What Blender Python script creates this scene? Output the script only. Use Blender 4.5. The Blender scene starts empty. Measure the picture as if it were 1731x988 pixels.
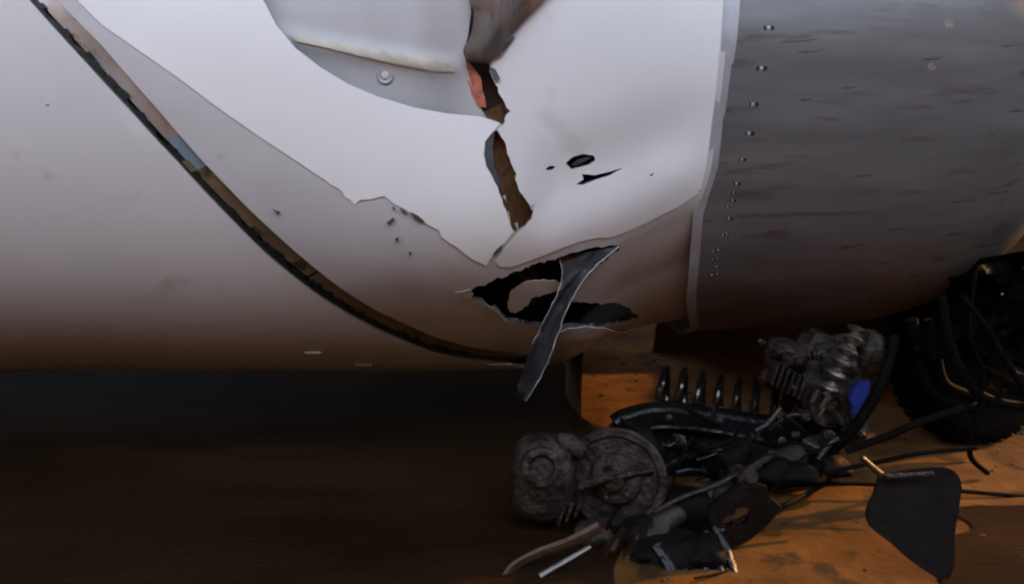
import bpy, bmesh, math, random
import numpy as np
from mathutils import Vector, Matrix, noise
from mathutils.geometry import delaunay_2d_cdt

rnd = random.Random(7)
sc = bpy.context.scene
COL = sc.collection
rad = math.radians

# ------------------------------------------------------------------ camera
CAMH, PITCH, F = 1.15, rad(12.0), 1500.0
cam_d = bpy.data.cameras.new('camera'); cam = bpy.data.objects.new('camera', cam_d); COL.objects.link(cam)
cam.location = (0, 0, CAMH); cam.rotation_euler = (rad(90) - PITCH, 0, 0)
cam_d.sensor_width = 36.0; cam_d.lens = 36.0 * F / 1731.0
cam_d.clip_start = 0.05; cam_d.clip_end = 500
cam_d.dof.use_dof = True; cam_d.dof.focus_distance = 2.35; cam_d.dof.aperture_fstop = 3.2
sc.camera = cam

# ------------------------------------------------------------------ world, sun, exposure
SUN_E, SUN_A = rad(23.0), rad(68.0)            # low warm light from the right, just behind the cowling
w = bpy.data.worlds.new('World'); sc.world = w; w.use_nodes = True
nt = w.node_tree; nt.nodes.clear()
sky = nt.nodes.new('ShaderNodeTexSky'); sky.sky_type = 'NISHITA'; sky.sun_disc = False
sky.sun_elevation = SUN_E; sky.sun_rotation = SUN_A; sky.dust_density = 0.2
hs = nt.nodes.new('ShaderNodeHueSaturation'); hs.inputs['Saturation'].default_value = 0.45
bg = nt.nodes.new('ShaderNodeBackground'); bg.inputs['Strength'].default_value = 0.15
wo = nt.nodes.new('ShaderNodeOutputWorld')
nt.links.new(sky.outputs[0], hs.inputs['Color']); nt.links.new(hs.outputs[0], bg.inputs[0]); nt.links.new(bg.outputs[0], wo.inputs[0])
sd = bpy.data.lights.new('sun', 'SUN'); so = bpy.data.objects.new('sun', sd); COL.objects.link(so)
S = Vector((math.sin(SUN_A) * math.cos(SUN_E), math.cos(SUN_A) * math.cos(SUN_E), math.sin(SUN_E)))
so.rotation_euler = S.to_track_quat('Z', 'Y').to_euler(); so.location = S * 20
sd.energy = 0.44; sd.angle = rad(1.2); sd.color = (1.0, 0.43, 0.08)
vs = sc.view_settings; vs.view_transform = 'Standard'; vs.look = 'None'; vs.gamma = 1.0
vs.exposure = 4.25
sc.cycles.pixel_filter_type = 'BLACKMAN_HARRIS'; sc.cycles.filter_width = 2.2

# ------------------------------------------------------------------ material helpers
def mat(name, col, rough=0.5, metal=0.0, var=0.12, vscale=6.0, stretch=(1, 1, 1), bump=0.0, bscale=60.0,
        spots=None, spot_scale=20.0, spot_at=0.62, coat=0.0, spec=0.5, second=None):
    m = bpy.data.materials.new(name); m.use_nodes = True
    n = m.node_tree.nodes; l = m.node_tree.links; p = n['Principled BSDF']
    p.inputs['Roughness'].default_value = rough; p.inputs['Metallic'].default_value = metal
    p.inputs['Coat Weight'].default_value = coat; p.inputs['Specular IOR Level'].default_value = spec
    tc = n.new('ShaderNodeTexCoord'); mp = n.new('ShaderNodeMapping'); mp.inputs['Scale'].default_value = stretch
    l.new(tc.outputs['Object'], mp.inputs['Vector'])
    nz = n.new('ShaderNodeTexNoise'); nz.inputs['Scale'].default_value = vscale; nz.inputs['Detail'].default_value = 6
    nz.inputs['Roughness'].default_value = 0.6
    l.new(mp.outputs[0], nz.inputs['Vector'])
    rp = n.new('ShaderNodeValToRGB'); rp.color_ramp.elements[0].position = 0.3; rp.color_ramp.elements[1].position = 0.72
    a = [max(0, c * (1 - var)) for c in col]; b = [min(1, c * (1 + var)) for c in (second or col)]
    rp.color_ramp.elements[0].color = (*a, 1); rp.color_ramp.elements[1].color = (*b, 1)
    l.new(nz.outputs['Fac'], rp.inputs['Fac'])
    out = rp.outputs['Color']
    if spots:
        n2 = n.new('ShaderNodeTexNoise'); n2.inputs['Scale'].default_value = spot_scale; n2.inputs['Detail'].default_value = 4
        l.new(mp.outputs[0], n2.inputs['Vector'])
        r2 = n.new('ShaderNodeValToRGB'); r2.color_ramp.elements[0].position = spot_at; r2.color_ramp.elements[1].position = spot_at + 0.09
        r2.color_ramp.elements[0].color = (0, 0, 0, 1); r2.color_ramp.elements[1].color = (1, 1, 1, 1)
        l.new(n2.outputs['Fac'], r2.inputs['Fac'])
        mx = n.new('ShaderNodeMix'); mx.data_type = 'RGBA'
        l.new(r2.outputs['Color'], mx.inputs[0]); l.new(out, mx.inputs[6]); mx.inputs[7].default_value = (*spots, 1)
        out = mx.outputs[2]
    l.new(out, p.inputs['Base Color'])
    rr = n.new('ShaderNodeMapRange'); rr.inputs[3].default_value = max(0.02, rough - 0.1); rr.inputs[4].default_value = min(1, rough + 0.1)
    l.new(nz.outputs['Fac'], rr.inputs[0]); l.new(rr.outputs[0], p.inputs['Roughness'])
    if bump > 0:
        nb = n.new('ShaderNodeTexNoise'); nb.inputs['Scale'].default_value = bscale; nb.inputs['Detail'].default_value = 5
        l.new(mp.outputs[0], nb.inputs['Vector'])
        bp = n.new('ShaderNodeBump'); bp.inputs['Strength'].default_value = bump; bp.inputs['Distance'].default_value = 0.01
        l.new(nb.outputs['Fac'], bp.inputs['Height']); l.new(bp.outputs[0], p.inputs['Normal'])
    return m

M = {
 'white': mat('white_paint', (0.80, 0.815, 0.83), 0.38, var=0.025, vscale=3, bump=0.02, bscale=25, coat=0.15),
 'primer': mat('grey_primer', (0.50, 0.50, 0.51), 0.45, var=0.05, vscale=4, bump=0.03, bscale=30, spots=(0.42, 0.415, 0.41), spot_scale=9, spot_at=0.68),
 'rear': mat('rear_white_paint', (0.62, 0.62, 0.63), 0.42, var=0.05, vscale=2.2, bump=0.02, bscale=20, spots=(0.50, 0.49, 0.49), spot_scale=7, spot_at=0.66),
 'lip': mat('bare_metal_lip', (0.155, 0.156, 0.164), 0.42, 0.35, var=0.18, vscale=4.5, stretch=(0.55, 3.0, 3.6), bump=0.05, bscale=16,
            spots=(0.105, 0.098, 0.096), spot_scale=7, spot_at=0.60),
 'band': mat('lip_band', (0.36, 0.38, 0.42), 0.4, 0.3, var=0.12, vscale=14),
 'black': mat('black_interior', (0.006, 0.006, 0.007), 0.75, var=0.4, vscale=9),
 'core': mat('brown_core', (0.11, 0.052, 0.018), 0.85, var=0.5, vscale=40, bump=0.6, bscale=90),
 'redcore': mat('red_fibre_layer', (0.42, 0.13, 0.075), 0.7, var=0.4, vscale=60, bump=0.4, bscale=120),
 'recess': mat('grey_recess', (0.45, 0.455, 0.47), 0.45, var=0.1, vscale=5, bump=0.03),
 'bead': mat('yellowed_bead', (0.56, 0.54, 0.47), 0.6, var=0.2, vscale=20, bump=0.1),
 'flapbrown': mat('scorched_flap', (0.27, 0.235, 0.22), 0.42, var=0.45, vscale=11, stretch=(3, 1, 0.7), bump=0.2, bscale=40),
 'charcoal': mat('charcoal_composite', (0.065, 0.068, 0.08), 0.40, var=0.5, vscale=14, bump=0.25, bscale=60, spots=(0.12, 0.12, 0.13), spot_scale=25, spot_at=0.64),
 'paleedge': mat('pale_broken_edge', (0.42, 0.41, 0.38), 0.7, var=0.3, vscale=60),
 'strip': mat('polished_strip', (0.46, 0.48, 0.50), 0.3, 0.7, var=0.3, vscale=9),
 'bluestrip': mat('blue_strip', (0.19, 0.29, 0.37), 0.35, 0.1, var=0.15, vscale=12),
 'brownstrip': mat('brown_reflection_strip', (0.20, 0.16, 0.105), 0.32, 0.2, var=0.45, vscale=9, spots=(0.06, 0.05, 0.035), spot_scale=14, spot_at=0.58),  # brown of the reflected ground is painted into the strip colour
 'gasket': mat('black_gasket', (0.006, 0.009, 0.008), 0.55, var=0.6, vscale=22, bump=0.4, bscale=50),
 'steel': mat('grimy_steel', (0.026, 0.022, 0.020), 0.42, 0.3, var=0.6, vscale=22, bump=0.6, bscale=60, spec=0.3),
 'black_paint': mat('oily_black_paint', (0.004, 0.004, 0.0045), 0.3, 0.0, var=0.6, vscale=12, bump=0.7, bscale=50, spec=0.3),
 'springblack': mat('spring_steel', (0.04, 0.038, 0.036), 0.14, 0.8, var=0.4, vscale=12),
 'rubber': mat('rubber', (0.0028, 0.0023, 0.002), 0.75, var=0.5, vscale=30, bump=0.4, bscale=60, spec=0.05),
 'mud': mat('muddy_steel', (0.013, 0.0092, 0.007), 0.55, var=0.7, vscale=30, bump=1.0, bscale=55, spots=(0.006, 0.004, 0.0035), spot_scale=24, spot_at=0.52, spec=0.25, second=(0.028, 0.020, 0.016)),
 'rust': mat('rusty_metal', (0.06, 0.03, 0.015), 0.6, 0.2, var=0.5, vscale=18, bump=0.5, bscale=60, spots=(0.03, 0.02, 0.015), spot_scale=16, spot_at=0.56),
 'paleal': mat('scraped_alloy', (0.11, 0.10, 0.092), 0.35, 0.6, var=0.4, vscale=25, bump=0.2),
 'boot': mat('bellows_alloy', (0.13, 0.118, 0.105), 0.22, 0.6, var=0.7, vscale=50, bump=0.5, bscale=70),
 'blue': mat('blue_plastic', (0.006, 0.016, 0.15), 0.5, var=0.3, vscale=30),
 'redpaint': mat('dark_red_paint', (0.010, 0.0025, 0.002), 0.6, var=0.5, vscale=9, bump=0.3, spec=0.1),
 'darkbody': mat('sooty_body', (0.003, 0.0026, 0.0024), 0.7, var=0.6, vscale=7, bump=0.5, bscale=25, spec=0.08),
 'stone': mat('pebble', (0.022, 0.014, 0.009), 0.85, var=0.4, vscale=30, bump=0.3),
}

# ------------------------------------------------------------------ object helpers
def link(name, me, m, parent=None, smooth=True, sharp=0.6):
    o = bpy.data.objects.new(name, me); COL.objects.link(o)
    for mm in (m if isinstance(m, (list, tuple)) else [m]): me.materials.append(M[mm] if isinstance(mm, str) else mm)
    if smooth:
        for p in me.polygons: p.use_smooth = True
        me.set_sharp_from_angle(angle=sharp)
    if parent is not None:
        o.parent = parent                              # every mesh is built in world coordinates
        o.matrix_parent_inverse = parent.matrix_basis.inverted() if parent.type == 'EMPTY' else Matrix.Identity(4)
    return o
def bmobj(name, bm, m, parent=None, smooth=True, sharp=0.6):
    me = bpy.data.meshes.new(name); bm.normal_update(); bm.to_mesh(me); bm.free()
    return link(name, me, m, parent, smooth, sharp)
def thing(name, label, cat, loc=(0, 0, 0), group=None):
    o = bpy.data.objects.new(name, None); COL.objects.link(o); o.location = loc; o.empty_display_size = 0.1
    o['label'] = label; o['category'] = cat
    if group: o['group'] = group
    return o
def tag(o, label, cat, group=None):
    o['label'] = label; o['category'] = cat
    if group: o['group'] = group
    return o

UP = Vector((0, math.sin(PITCH), math.cos(PITCH))); FW = Vector((0, math.cos(PITCH), -math.sin(PITCH)))
def ray(px, py):
    return Vector((1, 0, 0)) * ((px - 865.5) / F) + UP * ((494 - py) / F) + FW
def at(px, py, Y):                     # point in the place at depth Y seen at photo pixel (px, py)
    d = ray(px, py); return Vector((0, 0, CAMH)) + d * (Y / d.y)

def smooth_path(pts, n=6):
    pts = [Vector(p) for p in pts]
    if len(pts) < 3: return [pts[0].lerp(pts[-1], i / n) for i in range(n + 1)]
    out = []
    for i in range(len(pts) - 1):
        p0 = pts[max(i - 1, 0)]; p1 = pts[i]; p2 = pts[i + 1]; p3 = pts[min(i + 2, len(pts) - 1)]
        for k in range(n):
            t = k / n
            out.append(0.5 * ((2 * p1) + (p2 - p0) * t + (2 * p0 - 5 * p1 + 4 * p2 - p3) * t * t + (3 * p1 - p0 - 3 * p2 + p3) * t ** 3))
    out.append(pts[-1]); return out
def tube_bm(path, r, seg=10, bm=None, flat=1.0):
    bm = bm or bmesh.new(); path = [Vector(p) for p in path]; n = len(path); rings = []
    t0 = (path[1] - path[0]).normalized(); nrm = t0.orthogonal().normalized()
    for i, p in enumerate(path):
        t = (path[min(i + 1, n - 1)] - path[max(i - 1, 0)]).normalized()
        nrm = (nrm - t * nrm.dot(t)).normalized(); b = t.cross(nrm)
        rr = r(i / (n - 1)) if callable(r) else r
        rings.append([bm.verts.new(p + (nrm * math.cos(a) + b * math.sin(a) * flat) * rr) for a in [2 * math.pi * k / seg for k in range(seg)]])
    for A, B in zip(rings, rings[1:]):
        for k in range(seg): bm.faces.new((A[k], A[(k + 1) % seg], B[(k + 1) % seg], B[k]))
    bm.faces.new(rings[0][::-1]); bm.faces.new(rings[-1])
    return bm
def lathe_bm(profile, origin, axis, seg=32, bm=None):      # profile: (along axis, radius)
    bm = bm or bmesh.new(); axis = Vector(axis).normalized(); u = axis.orthogonal().normalized(); v = axis.cross(u); o = Vector(origin)
    rings = [[bm.verts.new(o + axis * a + (u * math.cos(t) + v * math.sin(t)) * r) for t in [2 * math.pi * k / seg for k in range(seg)]] for a, r in profile]
    for A, B in zip(rings, rings[1:]):
        for k in range(seg): bm.faces.new((A[k], A[(k + 1) % seg], B[(k + 1) % seg], B[k]))
    bm.faces.new(rings[0][::-1]); bm.faces.new(rings[-1])
    return bm
def lump_bm(c, size, amp=0.25, freq=8.0, sub=4, rot=(0, 0, 0), seed=0.0, power=1.0):
    bm = bmesh.new(); bmesh.ops.create_icosphere(bm, subdivisions=sub, radius=1.0)
    R_ = Matrix.Rotation(rot[2], 3, 'Z') @ Matrix.Rotation(rot[1], 3, 'Y') @ Matrix.Rotation(rot[0], 3, 'X'); c = Vector(c)
    for v in bm.verts:
        d = v.co.copy()
        if power != 1.0: d = Vector([math.copysign(abs(q) ** power, q) for q in d])
        q = R_ @ Vector((d.x * size[0], d.y * size[1], d.z * size[2]))
        k = noise.fractal((q + c) * freq + Vector((seed, 0, 0)), 0.8, 2.1, 4)
        k2 = noise.noise((q + c) * freq * 0.45 + Vector((seed + 9, 3, 1)))
        v.co = c + q * (1 + amp * (0.7 * k + 0.6 * k2))
    return bm
def plate_bm(pts, thick, hole=None, axis=None, bend=None):   # pts: 3-D outline in order, roughly planar; hole cut through it
    pts = [Vector(p) for p in pts]; c = sum(pts, Vector()) / len(pts)
    nrm = Vector((0, 0, 0))
    for a, b in zip(pts, pts[1:] + pts[:1]): nrm += (a - c).cross(b - c)
    nrm.normalize()
    if nrm.y > 0: nrm = -nrm                                  # face towards the viewer's side
    u = nrm.orthogonal().normalized(); v = nrm.cross(u)
    P2 = [((p - c).dot(u), (p - c).dot(v)) for p in pts]; H2 = [((Vector(p) - c).dot(u), (Vector(p) - c).dot(v)) for p in hole] if hole else None
    V, E = list(P2), [(i, (i + 1) % len(P2)) for i in range(len(P2))]
    if H2:
        o = len(V); V += H2; E += [(o + i, o + (i + 1) % len(H2)) for i in range(len(H2))]
    vs_, _, fs, *_ = delaunay_2d_cdt([Vector(p) for p in V], E, [], 0, 1e-6)
    A = np.array(P2); B = np.array(H2) if H2 else None
    bm = bmesh.new()
    def pos(q, z):
        k = bend(q[0], q[1]) if bend else 0
        return c + u * q[0] + v * q[1] + nrm * (z + k)
    top = [bm.verts.new(pos(q, thick / 2)) for q in vs_]; bot = [bm.verts.new(pos(q, -thick / 2)) for q in vs_]
    cnt = {}
    for f in fs:
        g = np.array([[(vs_[f[0]][k] + vs_[f[1]][k] + vs_[f[2]][k]) / 3 for k in (0, 1)]])
        if not inside(g, A)[0] or (B is not None and inside(g, B)[0]): continue
        bm.faces.new([top[i] for i in f]); bm.faces.new([bot[i] for i in reversed(f)])
        for a, b in zip(f, f[1:] + f[:1]): cnt[(a, b)] = 1
    for (a, b) in cnt:
        if (b, a) not in cnt: bm.faces.new((top[b], top[a], bot[a], bot[b]))
    loose = [x for x in bm.verts if not x.link_faces]; bmesh.ops.delete(bm, geom=loose, context='VERTS')
    return bm
def box_bm(c, size, rot=None, bev=0.0, bm=None):
    b2 = bmesh.new(); bmesh.ops.create_cube(b2, size=1.0)
    Mx = Matrix.Translation(Vector(c)) @ (rot.to_4x4() if rot else Matrix.Identity(4)) @ Matrix.Diagonal((*size, 1))
    bmesh.ops.transform(b2, matrix=Mx, verts=b2.verts)
    if bev: bmesh.ops.bevel(b2, geom=list(b2.edges), offset=bev, segments=2, affect='EDGES', profile=0.6)
    return b2

def inside(P, poly):
    x, y = P[:, 0], P[:, 1]; r = np.zeros(len(P), bool); n = len(poly); j = n - 1
    for i in range(n):
        xi, yi = poly[i]; xj, yj = poly[j]
        if yi != yj:
            c = ((yi > y) != (yj > y)) & (x < (xj - xi) * (y - yi) / (yj - yi) + xi)
            r ^= c
        j = i
    return r

# ------------------------------------------------------------------ ground (one dark sheet, and a darker sheet painted in for cast shade)
def sstep(a, b, x):
    t = max(0.0, min(1.0, (x - a) / (b - a))); return t * t * (3 - 2 * t)
def ground_z(x, y):
    az = math.atan2(y - 3, x); low = math.exp(-((az - 0.38) / 0.42) ** 2) + 1.55 * math.exp(-((az - 2.25) / 0.45) ** 2)  # dips in the added rise let in the sun and back fill light
    z = (11.0 - 5.0 * low) * sstep(6.0, 17.0, math.hypot(x, y - 3) + 1.5 * noise.noise((x * 0.2, y * 0.2, 1)))      # added rise all round, unseen, shuts out low sky light
    z += 5.0 * sstep(5.3, 6.3, y) * sstep(1.9, 2.6, x) * sstep(5.8, 5.2, x) * sstep(9.5, 7.5, y)             # added mound behind on the right, keeps sun off the left ground
    z += 0.012 * noise.noise((x * 1.1, y * 1.1, 0)) + 0.008 * noise.noise((x * 4, y * 4, 2)) + 0.004 * noise.noise((x * 13, y * 13, 5))
    return z
def axis_pts(lo, hi, a, b, fine):
    p = list(np.arange(a, b, fine)); s = fine; q = b
    while q < hi: p.append(q); s *= 1.35; q += s
    p.append(hi); s = fine; q = a - fine; pre = []
    while q > lo: pre.append(q); s *= 1.35; q -= s
    pre.append(lo); return pre[::-1] + p
gx = axis_pts(-120, 120, -2.6, 2.6, 0.05); gy = axis_pts(-60, 220, 1.4, 5.6, 0.05)
vv = [(x, y, ground_z(x, y)) for y in gy for x in gx]; nx = len(gx)
ff = [(j * nx + i, j * nx + i + 1, (j + 1) * nx + i + 1, (j + 1) * nx + i) for j in range(len(gy) - 1) for i in range(nx - 1)]
me = bpy.data.meshes.new('ground'); me.from_pydata(vv, [], ff)
M['ground'] = mat('orange_dirt', (0.054, 0.024, 0.005), 0.9, var=0.35, vscale=5, bump=0.6, bscale=30, spec=0.12,
                  spots=(0.028, 0.014, 0.005), spot_scale=7, spot_at=0.57, second=(0.086, 0.038, 0.0075))
M['ground_shade'] = mat('dark_ground_shade', (0.0118, 0.0060, 0.0026), 0.9, var=0.3, vscale=1.6, stretch=(0.5, 1.6, 1), bump=0.8, bscale=45, spec=0.02,  # shade put into a darker ground colour
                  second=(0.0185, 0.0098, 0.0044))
g = link('ground', me, 'ground'); g['kind'] = 'structure'
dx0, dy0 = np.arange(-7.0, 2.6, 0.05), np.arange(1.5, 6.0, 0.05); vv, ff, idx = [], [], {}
def in_ground_shade(x, y):  # outline of the shade painted on the left and lower right ground
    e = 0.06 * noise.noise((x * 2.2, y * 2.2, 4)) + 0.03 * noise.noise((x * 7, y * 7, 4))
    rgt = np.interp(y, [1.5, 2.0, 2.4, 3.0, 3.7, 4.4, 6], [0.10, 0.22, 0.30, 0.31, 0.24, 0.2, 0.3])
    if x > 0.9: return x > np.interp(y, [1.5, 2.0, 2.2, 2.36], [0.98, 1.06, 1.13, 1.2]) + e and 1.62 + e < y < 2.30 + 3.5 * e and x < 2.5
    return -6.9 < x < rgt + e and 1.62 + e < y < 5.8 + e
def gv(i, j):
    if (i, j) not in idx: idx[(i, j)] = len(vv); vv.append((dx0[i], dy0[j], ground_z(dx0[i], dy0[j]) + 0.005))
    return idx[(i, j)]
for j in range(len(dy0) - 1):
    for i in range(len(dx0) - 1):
        if in_ground_shade(dx0[i] + .025, dy0[j] + .025): ff.append((gv(i, j), gv(i + 1, j), gv(i + 1, j + 1), gv(i, j + 1)))
me = bpy.data.meshes.new('ground_shade'); me.from_pydata(vv, [], ff)
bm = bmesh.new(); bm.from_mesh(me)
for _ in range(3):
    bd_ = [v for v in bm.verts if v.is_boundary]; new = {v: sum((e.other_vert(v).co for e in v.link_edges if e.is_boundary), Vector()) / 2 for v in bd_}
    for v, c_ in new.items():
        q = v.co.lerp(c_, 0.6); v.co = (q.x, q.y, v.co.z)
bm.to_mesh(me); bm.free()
g = link('ground_shade', me, 'ground_shade'); g['kind'] = 'structure'

# ------------------------------------------------------------------ added sky blocker high above, out of view; it shades the ground
M['blocker_mat'] = mat('blocker_sheet', (0.06, 0.06, 0.062), 0.7, var=0.2)
bm = bmesh.new(); n_ = 160; xs = np.linspace(-16, 11, n_ + 1); rows = []
for y, z in ((-1.5, 6.8), (5.5, 7.4), (14.0, 6.6)):
    rows.append([bm.verts.new((x, y, z + (0.04 if k % 2 else 0))) for k, x in enumerate(xs)])
for A, B in zip(rows, rows[1:]):
    for k in range(n_): bm.faces.new((A[k], A[k + 1], B[k + 1], B[k]))
bmesh.ops.solidify(bm, geom=list(bm.faces), thickness=0.01)
sky_block = bmobj('sky_blocker', bm, 'blocker_mat', None, smooth=False); sky_block['kind'] = 'structure'
for x in (-15, -2, 10.5):
    for y in (-1.3, 13.5): bmobj('blocker_post', box_bm((x, y, 3.9), (0.25, 0.25, 5.4), None, 0.02), 'blocker_mat', sky_block, smooth=False)

# ------------------------------------------------------------------ cowling surface
AY, AZ = 3.2, 1.22
PX = np.array([-9.0, -2.0, -0.3, 0.05, 0.25, 0.42, 0.60, 0.80, 1.05, 1.25, 1.40, 1.52, 1.62, 1.70, 1.76])
PR = np.array([1.02, 1.005, 1.00, 0.995, 0.965, 0.905, 0.872, 0.862, 0.852, 0.83, 0.785, 0.72, 0.635, 0.54, 0.44])
_xx = np.linspace(-9, 1.76, 2400); _rr = np.interp(_xx, PX, PR)
_k = np.exp(-0.5 * (np.arange(-20, 21) / 8.0) ** 2); _k /= _k.sum(); _rs = np.convolve(np.pad(_rr, 20, mode='reflect', reflect_type='odd'), _k, 'valid')
def Rx(x): return float(np.interp(x, _xx, _rs))
def P(x, f, d=0.0):
    r = Rx(x) + d; return Vector((x, AY - r * math.cos(f), AZ + r * math.sin(f)))
def uv(px, py, dfun=None):
    d = ray(px, py); o = Vector((0, 0, CAMH)); prev = None; best = (9, 0)
    def g_(t):
        p = o + d * t; yy, zz = AY - p.y, p.z - AZ; rr = math.hypot(yy, zz); f = math.atan2(zz, yy)
        return rr - Rx(p.x) - (dfun(p.x, f) if dfun else 0), p.x, f
    t = 1.5
    while t < 3.4:
        v = g_(t)
        if v[0] < best[0]: best = (v[0], t)
        if v[0] <= 0:
            a, b = t - 0.04, t
            for _ in range(18):
                m_ = (a + b) / 2
                if g_(m_)[0] > 0: a = m_
                else: b = m_
            v = g_(b); return (v[1], v[2])
        t += 0.04
    v = g_(best[1]); return (v[1], v[2])

XC, FC = uv(745, 400)
LX0, LF0 = uv(1030, 402); LX1, LF1 = uv(1170, 335)
def seg_side(x, f):                        # how far below the crease that runs up to the lip
    t = (x - LX0) / (LX1 - LX0); return (LF0 + (LF1 - LF0) * t) - f
RX0, RF0 = uv(900, 345); RX1, RF1 = uv(1075, 280)
def Dfront(x, f):
    b = 0.055 * math.exp(-((f - FC) / 0.27) ** 2) * math.exp(-((x - XC) / 0.42) ** 2)
    # crease right of the crack: the skin is pushed in above it and stands out below it
    t = (x - RX0) / (RX1 - RX0); below = (RF0 + (RF1 - RF0) * t) - f
    wx = sstep(-0.15, 0.25, t) * (1 - sstep(1.2, 2.0, t))
    b += -0.016 * wx * math.exp(-((below + 0.05) / 0.10) ** 2) + 0.012 * wx * math.exp(-((below - 0.10) / 0.09) ** 2)
    s = seg_side(x, f)
    if s > 0: b -= 0.15 * min(s, 0.3) * sstep(LX0 - 0.10, LX0 + 0.06, x) * sstep(0, 0.06, s)
    b += 0.004 * noise.noise((x * 3.1, f * 3.1, 4)) + 0.0012 * noise.noise((x * 11, f * 11, 1))
    return b
def Drear(x, f): return 0.006 + 0.003 * noise.noise((x * 1.7, f * 1.7, 8))
def plus(fn, k): return lambda x, f: fn(x, f) + k

def resample(poly, step, jag=0.0, closed=True, seed=1):
    r_ = random.Random(seed); out = []; n = len(poly)
    for i in range(n if closed else n - 1):
        a = poly[i]; b = poly[(i + 1) % n]; L = math.hypot(b[0] - a[0], b[1] - a[1])
        st = step if min(a[1], b[1]) > -1.7 and max(a[1], b[1]) < 0.7 else step * 4
        k = max(1, int(L / st))
        for q in range(k):
            t = q / k; p = [a[0] + (b[0] - a[0]) * t, a[1] + (b[1] - a[1]) * t]
            if jag and q and L < 0.5: p[0] += r_.uniform(-jag, jag); p[1] += r_.uniform(-jag, jag)
            out.append((p[0], p[1]))
    if not closed: out.append(tuple(poly[-1]))
    return out
def pxpoly(pts, dfun=None): return [uv(a, b, dfun) for a, b in pts]
def panel(name, outline, holes, dfun, thick, m, parent, step=0.03, edge_mat=None, jag=0.0):
    O = resample(outline, step, jag); Hs = [resample(h, step * 0.5, jag * 0.5) for h in holes]
    V, E = [], []
    for ring in [O] + Hs:
        o = len(V); V += ring; E += [(o + i, o + (i + 1) % len(ring)) for i in range(len(ring))]
    A = np.array(O); lo, hi = A.min(0), A.max(0)
    def grid(st, f0, f1):
        xs = np.arange(lo[0] + st / 2, hi[0], st); fs = np.arange(max(lo[1], f0) + st / 2, min(hi[1], f1), st)
        if not len(xs) or not len(fs): return np.zeros((0, 2))
        a, b = np.meshgrid(xs, fs); b = b + (np.arange(len(xs)) % 2)[None, :] * st * 0.0
        return np.stack([a.ravel(), b.ravel()], 1)
    G = np.concatenate([grid(step, -1.7, 0.7), grid(step * 3.2, -9, -1.7), grid(step * 3.2, 0.7, 9)])
    if len(G):
        k = inside(G, A)
        for h in Hs: k &= ~inside(G, np.array(h))
        G = G[k]; B = np.array(V)
        if len(G):
            keep = np.ones(len(G), bool)
            for i in range(0, len(G), 500):
                dd = np.sqrt(((G[i:i + 500, None, :] - B[None]) ** 2).sum(2)).min(1); keep[i:i + 500] = dd > step * 0.45
            G = G[keep]
    allv = [Vector(p) for p in V] + [Vector(p) for p in G]
    vs_, _, fs, *_ = delaunay_2d_cdt(allv, E, [], 0, 1e-7)
    C3 = np.array([[(vs_[f[0]][k] + vs_[f[1]][k] + vs_[f[2]][k]) / 3 for k in (0, 1)] for f in fs])
    k = inside(C3, A)
    for h in Hs: k &= ~inside(C3, np.array(h))
    pos, faces, mi = [], [], []
    n = len(vs_)
    ds = [dfun(q[0], q[1]) for q in vs_]
    pos = [P(q[0], q[1], d) for q, d in zip(vs_, ds)] + [P(q[0], q[1], d - thick) for q, d in zip(vs_, ds)]
    cnt = set()
    # orientation: outward normal for counter-clockwise in (x, phi)
    for f, ok in zip(fs, k):
        if not ok: continue
        f = list(f); faces.append(f); mi.append(0); faces.append([i + n for i in reversed(f)]); mi.append(2 if edge_mat else 1)
        for a, b in zip(f, f[1:] + f[:1]): cnt.add((a, b))
    for (a, b) in cnt:
        if (b, a) not in cnt: faces.append([b, a, a + n, b + n]); mi.append(1)
    me = bpy.data.meshes.new(name); me.from_pydata(pos, [], faces)
    ms = [m, edge_mat or m, 'black']
    o = link(name, me, ms, parent)
    me.polygons.foreach_set('material_index', mi)
    bm = bmesh.new(); bm.from_mesh(me)
    bmesh.ops.delete(bm, geom=[v for v in bm.verts if not v.link_faces], context='VERTS'); bm.to_mesh(me); bm.free(); me.update()
    return o

cowl = thing('aircraft_engine_cowling', 'huge cracked white aircraft engine cowling with bare metal lip resting over wreckage', 'engine cowling', (0, AY, 0))

# outlines, read off the photograph and laid on the curved surface
seamL = [(-60, -125), (0, -55), (50, 0), (130, 88), (215, 180), (300, 272), (370, 347), (450, 427), (545, 502), (650, 562), (735, 597), (800, 609), (845, 613)]
seamR = [(-15, -125), (40, -62), (95, 0), (170, 75), (270, 188), (350, 278), (430, 356), (540, 447), (640, 517), (735, 567), (800, 586), (845, 594), (890, 598)]
uL = pxpoly(seamL); uR = pxpoly(seamR)
lipL = [(1228, -160), (1226, -20), (1218, 90), (1206, 200), (1193, 290), (1180, 330), (1172, 350), (1166, 430), (1160, 500), (1163, 535), (1168, 552)]
lipR = [(1256, -160), (1252, -20), (1246, 60), (1240, 105), (1236, 112), (1226, 190), (1222, 202), (1213, 285), (1201, 322), (1188, 365), (1182, 440), (1176, 500), (1178, 530), (1182, 552)]
lL = pxpoly(lipL); lR = pxpoly(lipR)
TOPF, BOTF = 1.9, -2.6
# rear panel
o_rear = [(-8.5, TOPF), (-8.5, BOTF), (uL[-1][0] + 0.10, BOTF), (uL[-1][0] + 0.10, uL[-1][1] - 0.12)] + uL[::-1] + [(uL[0][0] - 0.3, TOPF)]
panel('rear_cowl_panel', o_rear, [], Drear, 0.012, 'rear', cowl, step=0.06, edge_mat='strip')

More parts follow.
